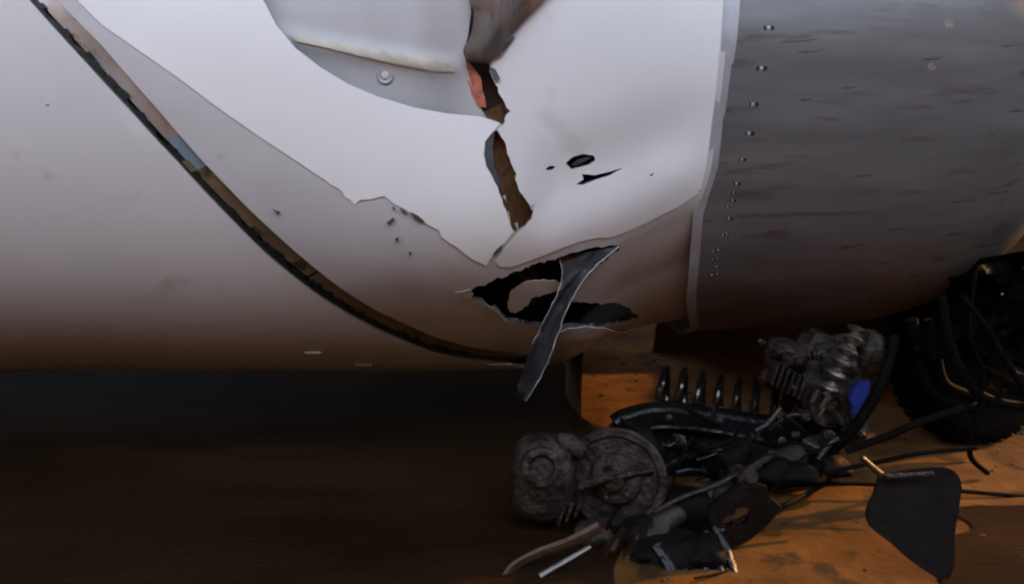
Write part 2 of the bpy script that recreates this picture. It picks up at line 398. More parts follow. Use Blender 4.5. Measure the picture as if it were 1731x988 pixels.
crackA = [(791, 98), (806, 110), (826, 106), (831, 128), (837, 142), (850, 168), (863, 188), (856, 194), (849, 212), (843, 206), (833, 200), (818, 181), (812, 168), (803, 150), (797, 128)]
crackB = [(839, 220), (852, 238), (858, 262), (869, 288), (876, 318), (886, 334), (902, 358), (893, 374), (880, 386), (867, 392), (858, 366), (849, 338), (836, 308), (822, 282), (818, 262), (820, 240), (830, 227)]
hole = [(793, 500), (800, 489), (830, 477), (862, 463), (905, 447), (950, 434), (1000, 420), (1048, 415), (1047, 424), (1020, 441), (992, 464), (972, 492), (968, 512),
        (1000, 514), (1040, 512), (1066, 522), (1080, 538), (1058, 545), (1040, 546), (1015, 553), (965, 551), (925, 550), (880, 547), (858, 543), (846, 531), (838, 521), (826, 524), (815, 508), (800, 506)]
oval = [(432, -40), (445, 0), (468, 44), (500, 82), (540, 113), (590, 143), (640, 164), (700, 182), (755, 192), (800, 196), (812, 186), (808, 172), (800, 148), (792, 118), (786, 98), (782, 84), (789, 60), (794, 20), (790, -40), (780, -110), (700, -150), (560, -150), (460, -110)]
punctures = [[(922, 285), (930, 280), (939, 281), (934, 287), (925, 288)],
             [(956, 276), (968, 265), (985, 260), (1004, 263), (1006, 271), (995, 279), (979, 283), (966, 286)],
             [(973, 312), (986, 303), (984, 294), (1005, 296), (1030, 290), (1054, 283), (1030, 297), (1004, 305), (985, 313)],
             [(1096, 297), (1106, 291), (1102, 298)]]
def jagpx(pts, amp=2.0, step=7.0, seed=1):
    r_ = random.Random(seed); out = []
    for a, b in zip(pts, pts[1:]):
        k = max(1, int(math.hypot(b[0] - a[0], b[1] - a[1]) / step)); out.append(a)
        for q in range(1, k): t = q / k; out.append((a[0] + (b[0] - a[0]) * t + r_.uniform(-amp, amp), a[1] + (b[1] - a[1]) * t + r_.uniform(-amp, amp)))
    return out + [pts[-1]]
cbR = jagpx(crackB[:10], 2.6, 6, 2); cbL = jagpx(crackB[9:] + crackB[:1], 1.3, 9, 3); crackB = cbR + cbL[1:-1]
hole = jagpx(hole + hole[:1], 2.8, 6, 4)[:-1]
caR = jagpx([(849, 212), (856, 194), (863, 188), (850, 168), (837, 142), (831, 128), (826, 106)], 2.6, 6, 6)
uA = pxpoly(crackA, Dfront); uB = pxpoly(crackB, Dfront); uH = pxpoly(hole, Dfront); uO = pxpoly(oval, Dfront); uP = [pxpoly(p, Dfront) for p in punctures]
# merge oval, upper crack into one opening so the outline stays clean
open_px = oval[:10] + [(812, 197), (826, 201), (843, 207)] + caR + [(830, 92), (845, 72), (870, 45), (905, 8), (935, -25), (900, -110)] + oval[20:]
uOpen = pxpoly(open_px, Dfront)
# front panel: grey primer skin
o_front = [(uR[-1][0] + 0.05, BOTF)] + [(uR[-1][0] + 0.05, uR[-1][1] - 0.06)] 
o_front = [(uR[0][0] - 0.3, TOPF)] + uR + [(uR[-1][0] + 0.04, uR[-1][1] - 0.10), (uL[-1][0] + 0.105, uL[-1][1] - 0.16), (uL[-1][0] + 0.105, BOTF), (lL[-1][0] + 0.012, BOTF), (lL[-1][0] + 0.012, lL[-1][1] - 0.05)] + [(x + 0.012, f) for x, f in lL[::-1]] + [(lL[0][0] + 0.012, TOPF)]
front = panel('front_cowl_panel', o_front, [uOpen, uB, uH] + uP, Dfront, 0.010, 'primer', cowl, step=0.026, edge_mat='charcoal')

# outer white skin, left and right of the crack
Dw = plus(Dfront, 0.0028)
wl = [(60, -70), (130, 0), (172, 42), (235, 86), (300, 131), (365, 180), (430, 226), (500, 272), (542, 300), (574, 320), (583, 334), (592, 338), (600, 347), (608, 338), (622, 338), (650, 332), (661, 341), (668, 346), (690, 358), (716, 376), (742, 389), (746, 401), (768, 416), (790, 433), (808, 443), (822, 450), (828, 439), (840, 424), (856, 408), (868, 392)]
wl = wl[:8] + jagpx(wl[8:], 1.6, 8, 9)
wl2 = wl + cbL[1:-1] + [(835, 221), (845, 209)] + [(826, 202), (812, 197)] + oval[:10][::-1] + [(400, -150), (300, -220), (180, -150)]
panel('white_outer_skin', pxpoly(wl2, Dw), [], Dw, 0.0020, 'white', front, step=0.022, jag=0.0)
wr = [q for q in cbR[1:] if q[1] < 336] + [(896, 348), (925, 336), (955, 322), (978, 312)] + [(1010, 302), (1045, 288), (1070, 281), (1105, 284), (1140, 298), (1170, 316), (1184, 322)]
wr2 = [(849, 212), (841, 219)] + wr + [(1192, 290), (1204, 200), (1216, 90), (1224, -20), (1226, -160), (900, -160), (940, -30), (908, 10), (872, 47), (848, 76), (833, 96)] + caR[::-1][1:-1]
panel('white_outer_skin', pxpoly(wr2, Dw), [uP[0], uP[1], uP[2]], plus(Dfront, 0.0028), 0.0003, mat('shaded_white_paint', (0.665, 0.68, 0.692), 0.42, var=0.04, vscale=3, bump=0.03, bscale=20, coat=0.1, spots=(0.60, 0.60, 0.605), spot_scale=6, spot_at=0.62), front, step=0.022)  # same white paint, coloured darker for the weaker light on this side
# lower right: skin under the crease, its lit facet painted in a pale colour
ply = [(905, 342), (925, 330), (960, 314), (972, 316), (1000, 302), (1050, 280), (1070, 274), (1105, 277), (1140, 291), (1172, 309), (1182, 326), (1150, 348), (1100, 374), (1070, 388), (1030, 403), (1012, 402), (980, 409), (940, 424), (898, 440), (868, 452), (846, 452), (836, 442), (850, 424), (880, 392), (898, 372)]  # outline of the lit facet painted on the skin
Dp = plus(Dfront, 0.0025)
panel('lit_facet_skin', pxpoly(ply, Dp), [uP[2], uP[3]], Dp, 0.0018, mat('lit_facet_paint', (0.66, 0.668, 0.68), 0.5, var=0.04, vscale=5, bump=0.03), front, step=0.024)

# what shows inside the crack
corepx = [(806, 196), (860, 170), (925, 350), (920, 410), (850, 410), (800, 250)]
panel('brown_core', pxpoly(corepx), [], lambda x, f: Dfront(x, f) - 0.030 + 0.005 * noise.noise((x * 40, f * 40, 0)), 0.004, 'core', front, step=0.02)
redpx = [(783, 92), (795, 108), (812, 130), (818, 160), (822, 182), (808, 180), (798, 160), (788, 130)]
panel('red_fibre_edge', pxpoly(redpx), [], lambda x, f: Dfront(x, f) - 0.010 + 0.004 * noise.noise((x * 50, f * 50, 0)), 0.004, 'redcore', front, step=0.012, jag=0.002)
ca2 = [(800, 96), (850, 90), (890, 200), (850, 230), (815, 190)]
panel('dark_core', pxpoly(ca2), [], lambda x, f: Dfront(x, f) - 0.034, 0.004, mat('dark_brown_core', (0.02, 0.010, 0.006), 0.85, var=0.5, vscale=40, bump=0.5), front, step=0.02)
# folded inner ply along the left side of the lower crack
ip = [(816, 246), (822, 232), (836, 224), (832, 250), (836, 285), (846, 310), (850, 322), (836, 308), (822, 280)]
panel('folded_ply', pxpoly(ip, Dfront), [], lambda x, f: Dfront(x, f) - 0.004, 0.006, 'charcoal', front, step=0.012)
for (a, b) in (((858, 348), (866, 388)), ((852, 322), (856, 332)), ((872, 366), (878, 382))):
    q0 = P(*uv(*a), 0.0) + Vector((0, 0.0, 0)); q1 = P(*uv(*b), 0.0)
    o_ = Dfront(*uv(*a)) - 0.004
    n0 = (q0 - Vector((q0.x, AY, AZ))).normalized()
    bmobj('splinter', tube_bm([q0 + n0 * o_, (q0 + q1) / 2 + n0 * (o_ + 0.004), q1 + n0 * o_], lambda t: 0.004 * (1 - 0.7 * t), 6), 'paleedge', front)

# oval opening: recessed pan with a bead and a bolt
recx0, recf0 = uv(640, 90)
ex, ef = uv(792, 60)
def Drec(x, f):
    edge = sstep(uv_x(700), uv_x(800), x)
    d = -0.050 * (1 - edge) - 0.004
    c = BF0 + (BF1 - BF0) * (x - BX0) / (BX1 - BX0) + 0.10 * (x - BX0) * (x - BX1)
    fade = 1 - sstep(BX1 - 0.05, BX1 + 0.06, x)
    d += (0.010 * math.exp(-((f - c) / 0.022) ** 2) - 0.010 * sstep(-0.01, 0.08, c - f)) * fade
    return d
def uv_x(px): return (px - 865.5) / F * 2.25
BX0, BF0 = uv(490, 62); BX1, BF1 = uv(770, 112)
recpx = [(380, -60), (400, 30), (450, 110), (540, 170), (660, 220), (760, 240), (826, 206), (806, 172), (798, 148), (790, 118), (786, 98), (784, 84), (791, 60), (796, 20), (792, -40), (790, -170), (440, -170)]
rec = panel('recessed_pan', pxpoly(recpx), [], Drec, 0.003, 'recess', front, step=0.012)
bdp = [(492, 60), (540, 66), (600, 77), (670, 90), (722, 98), (762, 110), (768, 122), (740, 122), (690, 113), (620, 98), (550, 81), (500, 70)]
panel('sealant_bead', pxpoly(bdp, Drec), [], plus(Drec, 0.003), 0.004, 'bead', rec, step=0.012, jag=0.001)
bx, bf = uv(645, 126); bc = P(bx, bf, Drec(bx, bf)); bn = (bc - Vector((bx, AY, AZ))).normalized()
bmobj('bolt_washer', lathe_bm([(0, 0.021), (0.001, 0.021), (0.002, 0.019), (0.0005, 0.015), (0.0005, 0.008)], bc + bn * 0.001, bn, 24), 'band', rec)
bmobj('bolt_head', lathe_bm([(0.000, 0.0095), (0.003, 0.009), (0.004, 0.006), (0.003, 0.002)], bc + bn * 0.001, bn, 12), 'bead', rec)

# scorched flap curling out above the crack
def flap():
    bm = bmesh.new(); L = [(788, -70), (792, 0), (801, 22), (796, 58), (783, 84), (789, 104)]; Rr = [(985, -70), (921, 0), (888, 34), (862, 64), (842, 92), (826, 108)]
    rows = []; n = 12
    Ls = smooth_path([Vector((*a, 0)) for a in L], 5); Rs = smooth_path([Vector((*a, 0)) for a in Rr], 5)
    for i, (a, b) in enumerate(zip(Ls, Rs)):
        row = []; v = i / (len(Ls) - 1)
        for k in range(n + 1):
            t = k / n; q = a.lerp(b, t)
            bulge = 0.010 + (0.055 * (1 - v) ** 0.6 + 0.012) * math.sin(math.pi * (0.12 + 0.80 * t)) + 0.006 * math.sin(t * 9 + v * 4) * (1 - v)
            x, f = uv(q.x, q.y, lambda X, FF: Dfront(X, FF) + bulge); row.append(P(x, f, Dfront(x, f) + bulge))
        rows.append(row)
    V = [[bm.verts.new(p) for p in r] for r in rows]
    for A, B in zip(V, V[1:]):
        for k in range(n): bm.faces.new((A[k], B[k], B[k + 1], A[k + 1]))
    ret = bmesh.ops.solidify(bm, geom=list(bm.faces), thickness=0.004)
    return bm
bmobj('scorched_flap', flap(), 'flapbrown', cowl)
for pts in ([(838, 92), (852, 78), (868, 62), (870, 66), (856, 84), (846, 98)], [(826, 112), (838, 118), (846, 134), (836, 136), (830, 124)]):
    panel('torn_shred', pxpoly(pts, Dfront), [], plus(Dfront, 0.012), 0.003, 'charcoal', front, step=0.012)

# small chips broken along the paint edge
for pts in ([(676, 352), (684, 356), (690, 362), (682, 360)], [(694, 358), (706, 364), (718, 374), (712, 376), (700, 368)], [(654, 376), (664, 368), (668, 370), (658, 380)], [(668, 404), (674, 400), (672, 410)], [(690, 426), (696, 426), (694, 432)],
            [(833, 430), (840, 421), (850, 413), (848, 420), (838, 430)], [(664, 348), (668, 352), (664, 356)], [(462, 354), (474, 358), (470, 362)], [(76, 178), (84, 176), (84, 180)]):
    panel('paint_chip', pxpoly(pts, Dw), [], plus(Dfront, 0.0062), 0.003, 'charcoal', front, step=0.01)

# lower hole: pale ply hanging inside, torn strip hanging out
inn = [(862, 528), (858, 512), (864, 492), (884, 478), (905, 472), (938, 470), (950, 476), (945, 486), (918, 495), (898, 503), (892, 516), (872, 530)]
Din = lambda x, f: Dfront(x, f) - 0.022
panel('loose_inner_ply', pxpoly(jagpx(inn + inn[:1], 1.8, 6, 14)[:-1], Din), [], lambda x, f: Din(x, f) + 0.012 * sstep(uv(862, 520)[0], uv(950, 480)[0], x), 0.003, mat('pale_grey_ply', (0.62, 0.63, 0.65), 0.5, var=0.15, vscale=25, bump=0.1), front, step=0.014)
def strip():
    bm = bmesh.new()
    L = [(946, 434), (950, 462), (944, 492), (926, 530), (905, 572), (888, 618), (876, 652), (871, 672)]
    Rr = [(1047, 417), (1014, 444), (986, 474), (960, 520), (943, 566), (926, 612), (906, 652), (889, 678)]
    Ls = smooth_path([Vector((*a, 0)) for a in L], 5); Rs = smooth_path([Vector((*a, 0)) for a in Rr], 5); n = 8; V = []
    y0 = P(*uv(960, 430)).y
    for i, (a, b) in enumerate(zip(Ls, Rs)):
        v = i / (len(Ls) - 1); row = []
        for k in range(n + 1):
            t = k / n; q = a.lerp(b, t + (0.10 * noise.noise((v * 23, t * 2, 8)) if k in (0, n) and v > 0.05 else 0))
            Y = y0 - 0.012 + 0.10 * v - 0.045 * math.sin(math.pi * min(1, v * 1.05)) + 0.020 * math.sin(math.pi * t) * (0.4 + 0.6 * v) - 0.01 * t + 0.014 * noise.noise((t * 3, v * 7, 0)) + 0.006 * noise.noise((t * 7, v * 19, 4))
            row.append(bm.verts.new(at(q.x, q.y, Y)))
        V.append(row)
    for A, B in zip(V, V[1:]):
        for k in range(n): bm.faces.new((A[k], B[k], B[k + 1], A[k + 1]))
    edge = [r[-1].co.copy() for r in V]; left = [r[0].co.copy() for r in V]
    bmesh.ops.solidify(bm, geom=list(bm.faces), thickness=0.005)
    return bm, edge, left
bm, edge, left = strip()
st = bmobj('hanging_torn_strip', bm, 'charcoal', cowl)
bmobj('broken_edge', tube_bm(edge, lambda t: 0.0012 + 0.0016 * abs(noise.noise((t * 15, 1, 1))), 6), 'paleedge', st)
bmobj('broken_edge', tube_bm(left[:22], lambda t: 0.0008 + 0.0012 * abs(noise.noise((t * 15, 4, 1))), 6), 'paleedge', st)
for pts, r in (([(800, 498), (850, 490), (910, 512), (960, 540)], .006), ([(880, 460), (900, 490), (905, 520), (900, 550)], .009), ([(960, 520), (1010, 528), (1070, 535)], .008)):
    bmobj('inner_stringer', tube_bm(smooth_path([P(*uv(a, b), -0.075) for a, b in pts]), r, 8), 'charcoal', front)
fk = [(966, 279), (976, 271), (995, 265), (1000, 268), (984, 276), (972, 282)]
panel('puncture_flake', pxpoly(fk, Dfront), [], plus(Dfront, -0.003), 0.002, 'charcoal', front, step=0.01)
# pale curled flake on the rim below the hole, and the ragged plies round it
fl = [(948, 562), (960, 556), (990, 552), (1020, 555), (1046, 563), (1066, 577), (1050, 574), (1010, 570), (975, 574), (950, 580)]
panel('curled_rim_flake', pxpoly(fl, plus(Dfront, .012)), [], plus(Dfront, 0.012), 0.003, 'primer', front, step=0.012)
for pts in ([(770, 496), (794, 490), (800, 498), (796, 508), (780, 506)], [(818, 514), (836, 522), (846, 534), (856, 544), (838, 538), (824, 528)]):
    panel('broken_rim', pxpoly(pts, plus(Dfront, .004)), [], plus(Dfront, 0.004), 0.002, 'paleedge', front, step=0.01, jag=0.0015)

# seam: black gasket, polished / blue strip segments, brown ones with painted reflection
def between(t, k):                          # t along the seam in [0,1], k across from left to right
    n = 120; i = t * (len(SL) - 1); a = int(i); fr = i - a; b = min(a + 1, len(SL) - 1)
    l = (SL[a][0] * (1 - fr) + SL[b][0] * fr, SL[a][1] * (1 - fr) + SL[b][1] * fr); r = (SR[a][0] * (1 - fr) + SR[b][0] * fr, SR[a][1] * (1 - fr) + SR[b][1] * fr)
    return (l[0] + (r[0] - l[0]) * k, l[1] + (r[1] - l[1]) * k)
def dense(u, n=140):
    a = np.array(u); s = np.concatenate([[0], np.cumsum(np.sqrt((np.diff(a, axis=0) ** 2).sum(1)))]); t = np.linspace(0, s[-1], n)
    return list(zip(np.interp(t, s, a[:, 0]), np.interp(t, s, a[:, 1])))
SL, SR = dense(uL), dense(uR)
def seam_part(name, t0, t1, k0, k1, d, thick, m, wob=0.0, n=None):
    n = n or max(4, int((t1 - t0) * 150)); T = np.linspace(t0, t1, n)
    wv = lambda t: wob * noise.noise((t * 42, 1.5, 3)) + wob * 0.7 * noise.noise((t * 95, 4.5, 3))
    o = [between(t, k0) for t in T] + [between(t, k1 + wv(t)) for t in T[::-1]]
    return panel(name, o, [], lambda x, f: d + 0.25 * Dfront(x, f), thick, m, cowl, step=0.02)
def t_at(px, py):
    q = np.array(uv(px, py)); return float(np.argmin(((np.array(SR) - q) ** 2).sum(1))) / (len(SR) - 1)
seam_part('seam_gasket', 0, 1, -0.1, 0.55, -0.024, 0.008, 'gasket')
tb0, tb1 = t_at(303, 232), t_at(352, 282); tc = t_at(545, 455)
seam_part('seam_strip', 0, tb0, 0.27, 1.12, -0.008, 0.006, 'strip')
seam_part('seam_strip', tb0, tb1, 0.30, 1.12, -0.007, 0.006, 'bluestrip')
seam_part('seam_strip', tb1, tc, 0.27, 1.12, -0.008, 0.006, 'brownstrip')
seam_part('seam_strip', tc + 0.004, 1, 0.24, 1.12, -0.009, 0.006, 'brownstrip')
seam_part('gasket_lip', 0.0, 1, 0.0, 0.24, -0.004, 0.02, 'gasket', wob=0.22)
r2 = random.Random(5)
for i in range(13):                         # torn bits of gasket standing on the strip
    t = r2.uniform(0.12, 0.92); L = r2.uniform(0.006, 0.020)
    seam_part('gasket_scrap', t, t + L, 0.12, r2.uniform(0.34, 0.48), -0.006 + r2.uniform(0, 0.005), 0.006, r2.choice(['gasket', 'gasket', 'brownstrip', 'gasket']), wob=0.12, n=5)
rt = [P(*between(t, 1.0), 0.0) for t in (tc - 0.004, tc + 0.003)]
# little drain tabs near the underside, and the seam end bracket
for a, b in ((530, 592), (615, 612), (845, 611)):
    x, f = uv(a, b); q = P(x, f, 0.010)
    bmobj('drain_tab', box_bm(q, (0.052 if a != 845 else 0.08, 0.008, 0.006), Matrix.Rotation(f, 3, 'X'), 0.002), 'paleedge', cowl)

# metal lip
Dl = lambda x, f: -0.001 + 0.0025 * noise.noise((x * 2.5, f * 5, 2)) + 0.0012 * noise.noise((x * 7, f * 14, 6))
o_lip = [(lL[0][0], TOPF)] + lL + [(lL[-1][0], lL[-1][1] - 0.05), (lL[-1][0], BOTF), (1.75, BOTF), (1.75, TOPF)]
lip = panel('inlet_lip', o_lip, [], Dl, 0.006, 'lip', cowl, step=0.03)
xe = lL[-1][0]
o_band = lL + [(lL[-1][0], lL[-1][1] - 0.3)] + [(lR[-1][0], lR[-1][1] - 0.3)] + lR[::-1]
panel('lip_edge_band', o_band, [], plus(Dl, 0.0025), 0.0025, 'band', lip, step=0.02)
# lip leading edge rolling inwards, and inner duct
prof = [(1.745, Rx(1.745))] + [(1.745 + 0.055 * math.sin(a), Rx(1.745) - 0.09 + 0.09 * math.cos(a)) for a in np.linspace(0.3, math.pi, 10)] + [(1.45, 0.27), (1.0, 0.30), (0.2, 0.40)]
bm = bmesh.new(); seg = 64; rings = [[bm.verts.new((x, AY - r * math.cos(t), AZ + r * math.sin(t))) for t in [2 * math.pi * k / seg for k in range(seg)]] for x, r in prof]
for A, B in zip(rings, rings[1:]):
    for k in range(seg): bm.faces.new((A[k], A[(k + 1) % seg], B[(k + 1) % seg], B[k]))
bm.faces.new(rings[-1])
bmobj('lip_leading_edge', bm, 'lip', lip)
# dark inner barrel behind the skin
bm = bmesh.new(); rings = []
for x in np.linspace(-8.4, 1.35, 40):
    r = Rx(x) - 0.16; rings.append([bm.verts.new((x, AY - r * math.cos(t), AZ + r * math.sin(t))) for t in [2 * math.pi * k / 72 for k in range(72)]])
for A, B in zip(rings, rings[1:]):
    for k in range(72): bm.faces.new((A[k], A[(k + 1) % 72], B[(k + 1) % 72], B[k]))
bm.faces.new(rings[0]); bm.faces.new(rings[-1])
bmobj('inner_barrel', bm, 'black', cowl)

def rivet(px, py, s=1.0):
    x, f = uv(px, py); c = P(x, f, Dl(x, f)); n = (c - Vector((x, AY, AZ))).normalized(); bm = bmesh.new()
    tx_ = Vector((0.95, 0, 0)); tx_ = (tx_ - n * tx_.dot(n)).normalized()
    for sg in (-1, 1): lathe_bm([(0.0, 0.0062 * s), (0.0006, 0.0062 * s), (0.0007, 0.003 * s)], c + tx_ * (0.0095 * s * sg) + n * 0.0002, n, 10, bm)
    k = len(bm.faces)
    lathe_bm([(0.0, 0.0055 * s), (0.001, 0.005 * s), (0.0018, 0.003 * s), (0.002, 0.001 * s)], c, n, 10, bm)
    bm.faces.ensure_lookup_table()
    for i in range(k, len(bm.faces)): bm.faces[i].material_index = 1
    bmobj('rivet', bm, ['gasket', 'band'], lip)
for a, b in ((1299, 48), (1287, 116), (1273, 177), (1266, 226), (1254, 270), (1245, 311), (1238, 340), (1232, 370)): rivet(a, b, 1.0 if b < 250 else 0.75)
for a, b in ((1228, 396), (1222, 398), (1214, 424), (1205, 426), (1213, 438), (1205, 440), (1211, 452), (1203, 466), (1212, 464), (1240, 326), (1230, 352)): rivet(a, b, 0.5)
for a, b, k in ((1604, 40, 9), (1575, 113, 7)):
    pts = [(a + k * math.cos(q) * (0.8 + 0.4 * rnd.random()), b + k * math.sin(q) * (0.8 + 0.4 * rnd.random())) for q in np.linspace(0, 2 * math.pi, 9)[:-1]]
    panel('bare_spot', pxpoly(pts), [], plus(Dl, 0.0005), 0.0004, mat('bare_spot', (0.25, 0.235, 0.20), 0.5, 0.3, var=0.3, vscale=60) if k > 6 else 'band', lip, step=0.01)
# long scrapes pressed into the lip
r3 = random.Random(11)
for (a, b, L) in ((1310, 74, 80), (1345, 90, 50), (1555, 102, 40), (1290, 395, 44), (1410, 422, 54), (1480, 448, 34), (1385, 446, 20), (1500, 390, 30), (1590, 400, 60), (1640, 420, 70), (1660, 330, 50), (1440, 300, 40), (1600, 345, 60), (1700, 190, 50), (1530, 470, 50), (1690, 80, 40), (1420, 150, 30), (1350, 170, 24), (1460, 515, 44), (1620, 470, 40)):
    tilt = -0.06 - 0.0002 * max(0, b - 250)
    h = r3.uniform(1.0, 2.4); pts = [(a, b), (a + L * 0.3, b - h * 0.7 + tilt * L), (a + L * 0.55, b - h * 0.3 + tilt * L), (a + L, b - 1 + tilt * 2 * L), (a + L * 0.8, b + h * 0.4 + tilt * L * 1.2), (a + L * 0.4, b + h + tilt * L * 0.6)]
    panel('scrape', pxpoly(pts), [], plus(Dl, 0.0003), 0.0002, mat('scrape_dark', (0.075, 0.07, 0.07), 0.6, var=0.4, vscale=40) if 'scrape' not in M else M['scrape'], lip, step=0.02)
    M.setdefault('scrape', bpy.data.materials['scrape_dark'])

# ------------------------------------------------------------------ wreckage on the ground
def gpt(px, py):
    d = ray(px, py); t = -CAMH / d.z; q = Vector((0, 0, CAMH)) + d * t; return q
wr_ = thing('wrecked_suspension', 'mangled black and muddy suspension with coil spring and brake drum under the cowling', 'suspension', (0.55, 2.6, 0))
# coil spring
a0, a1 = at(1112, 664, 2.92), at(1362, 700, 2.84); ax = (a1 - a0); Ls = ax.length; axn = ax.normalized()
u_ = axn.cross(Vector((0, 0, 1))).normalized(); v_ = u_.cross(axn); turns = 8.0; N = 8 * 40
path = [a0 + axn * (Ls * i / N) + (u_ * math.cos(2 * math.pi * turns * i / N) + v_ * math.sin(2 * math.pi * turns * i / N)) * (0.085 + 0.004 * math.sin(i * 0.031)) for i in range(N + 1)]
bmobj('coil_spring', tube_bm(path, 0.0125, 10), 'springblack', wr_)
# damper rod inside the spring, hidden low
bmobj('damper', tube_bm([at(1180, 712, 2.9), at(1400, 722, 2.82)], 0.022, 12), 'black_paint', wr_)
# control arm: thick pressed-steel dome
ca = [(1022, 714), (1045, 696), (1085, 684), (1130, 680), (1180, 686), (1235, 694), (1290, 702), (1340, 716), (1390, 742), (1385, 790), (1330, 802), (1270, 830), (1205, 850), (1140, 870), (1105, 845), (1085, 790), (1060, 745)]
bm = plate_bm([at(a, b, 2.62 + 0.0002 * (a - 1022)) for a, b in ca], 0.07)
bmesh.ops.bevel(bm, geom=[e for e in bm.edges if len(e.link_faces) == 2 and e.calc_face_angle(0) > 0.8], offset=0.022, segments=3, affect='EDGES')
arm = bmobj('control_arm', bm, 'black_paint', wr_)
for (a, b, r, Y) in ((1130, 706, .012, 2.57), (1215, 712, .012, 2.57), (1150, 745, .02, 2.57), (1275, 735, .016, 2.57), (1195, 790, .022, 2.57), (1320, 745, .014, 2.58)):
    bmobj('bolt', lathe_bm([(0, r), (0.012, r), (0.014, r * 0.75), (0.014, r * 0.5), (0.022, r * 0.45), (0.023, r * 0.2)], at(a, b, Y + 0.012), (0.1, -1, 0.25), 6), 'steel', arm)
for pp, r in (([(1060, 735), (1120, 722), (1200, 728), (1290, 745)], .010), ([(1100, 800), (1170, 770), (1260, 762), (1340, 768)], .013), ([(1110, 845), (1190, 812), (1290, 785), (1350, 760)], .011)):
    bmobj('pressed_rib', tube_bm(smooth_path([at(a, b, 2.585) for a, b in pp]), r, 8), 'black_paint', arm)
# brake drum
dc = at(1042, 808, 2.26); dax = Vector((-0.28, -1, 0.16)).normalized()
drum = bmobj('brake_drum', lathe_bm([(-0.07, 0.118), (-0.02, 0.122), (0.0, 0.138), (0.012, 0.140), (0.018, 0.134), (0.018, 0.118), (0.008, 0.112), (0.010, 0.075), (0.03, 0.066), (0.034, 0.060), (0.034, 0.030)], dc, dax, 48), 'mud', wr_)
bmobj('hub_cap', lathe_bm([(0.03, 0.030), (0.05, 0.028), (0.056, 0.022), (0.057, 0.006)], dc, dax, 20), 'steel', drum)
ud = dax.orthogonal().normalized(); vd = dax.cross(ud)
for k in range(5):
    a = 2 * math.pi * k / 5 + 0.4
    bmobj('wheel_stud', lathe_bm([(0.02, 0.011), (0.032, 0.011), (0.033, 0.007), (0.052, 0.007), (0.054, 0.004)], dc + (ud * math.cos(a) + vd * math.sin(a)) * 0.048, dax, 8), 'steel', drum)
bmobj('broken_web', tube_bm(smooth_path([dc + dax * .03 + Vector((-.09, 0, -.02)), dc + dax * .045 + Vector((0, 0, .012)), dc + dax * .03 + Vector((.10, 0, .03))]), .012, 8, flat=1.6), 'mud', drum)
# caliper on the left of the drum
cal = bmobj('brake_caliper', lump_bm(at(918, 808, 2.26), (0.085, 0.07, 0.115), 0.16, 9, 4, seed=3, power=0.75), 'mud', wr_)
pc = at(914, 790, 2.19)
bmobj('piston_ring', lathe_bm([(-0.03, 0.052), (0.012, 0.052), (0.016, 0.046), (0.016, 0.036), (-0.012, 0.034), (-0.012, 0.012), (0.004, 0.010)], pc, (0.12, -1, 0.2), 28), 'mud', cal)
for k in range(3):
    q = at(948 + 14 * k, 870 - 6 * k, 2.22); bmobj('cooling_fin', box_bm(q, (0.009, 0.03, 0.055), Matrix.Rotation(0.3, 3, 'Y'), 0.003), 'mud', cal)
bmobj('caliper_ear', lump_bm(at(966, 752, 2.25), (0.05, 0.03, 0.028), 0.2, 12, 3, seed=8, rot=(0, 0.6, 0)), 'mud', cal)
# muddy knuckle
kn = bmobj('steering_knuckle', lump_bm(at(1395, 650, 2.72), (0.13, 0.09, 0.16), 0.34, 8, 5, seed=1, rot=(0, 0.35, 0), power=0.85), 'mud', wr_)
for (a, b, s, sd_) in ((1330, 600, (.075, .06, .055), 4), (1378, 758, (.06, .05, .05), 7), (1440, 720, (.05, .05, .07), 12), (1310, 640, (.05, .05, .045), 15), (1470, 600, (.05, .05, .07), 18)):
    bmobj('mud_clod', lump_bm(at(a, b, 2.66), s, 0.38, 14, 4, seed=sd_), 'mud', kn)
for (a, b, r, Y) in ((1320, 595, .013, 2.585), (1352, 612, .010, 2.575), (1385, 600, .016, 2.575), (1340, 655, .012, 2.60), (1362, 705, .014, 2.585), (1400, 735, .013, 2.585), (1440, 620, .012, 2.58), (1345, 735, .010, 2.585), (1455, 735, .011, 2.60)):
    n_ = Vector((rnd.uniform(-.5, .5), -1, rnd.uniform(-.2, .6)))
    bmobj('hex_bolt', lathe_bm([(-0.02, r * 1.35), (0.004, r * 1.35), (0.005, r), (0.014, r), (0.016, r * 0.8), (0.016, r * 0.45), (0.03, r * 0.42), (0.031, r * 0.2)], at(a, b, Y), n_, 6), 'steel', kn)
for k in range(6):
    bmobj('cooling_rib', box_bm(at(1306 + 9 * k, 628 + 5 * k, 2.60), (0.006, 0.06, 0.07), Matrix.Rotation(0.25, 3, 'Y'), 0.001), 'steel', kn)
bmobj('flange', lathe_bm([(-0.02, 0.062), (0.0, 0.064), (0.006, 0.060), (0.006, 0.040), (-0.006, 0.036), (-0.006, 0.014), (0.012, 0.012)], at(1402, 690, 2.60), (0.25, -1, 0.1), 28), 'mud', kn)
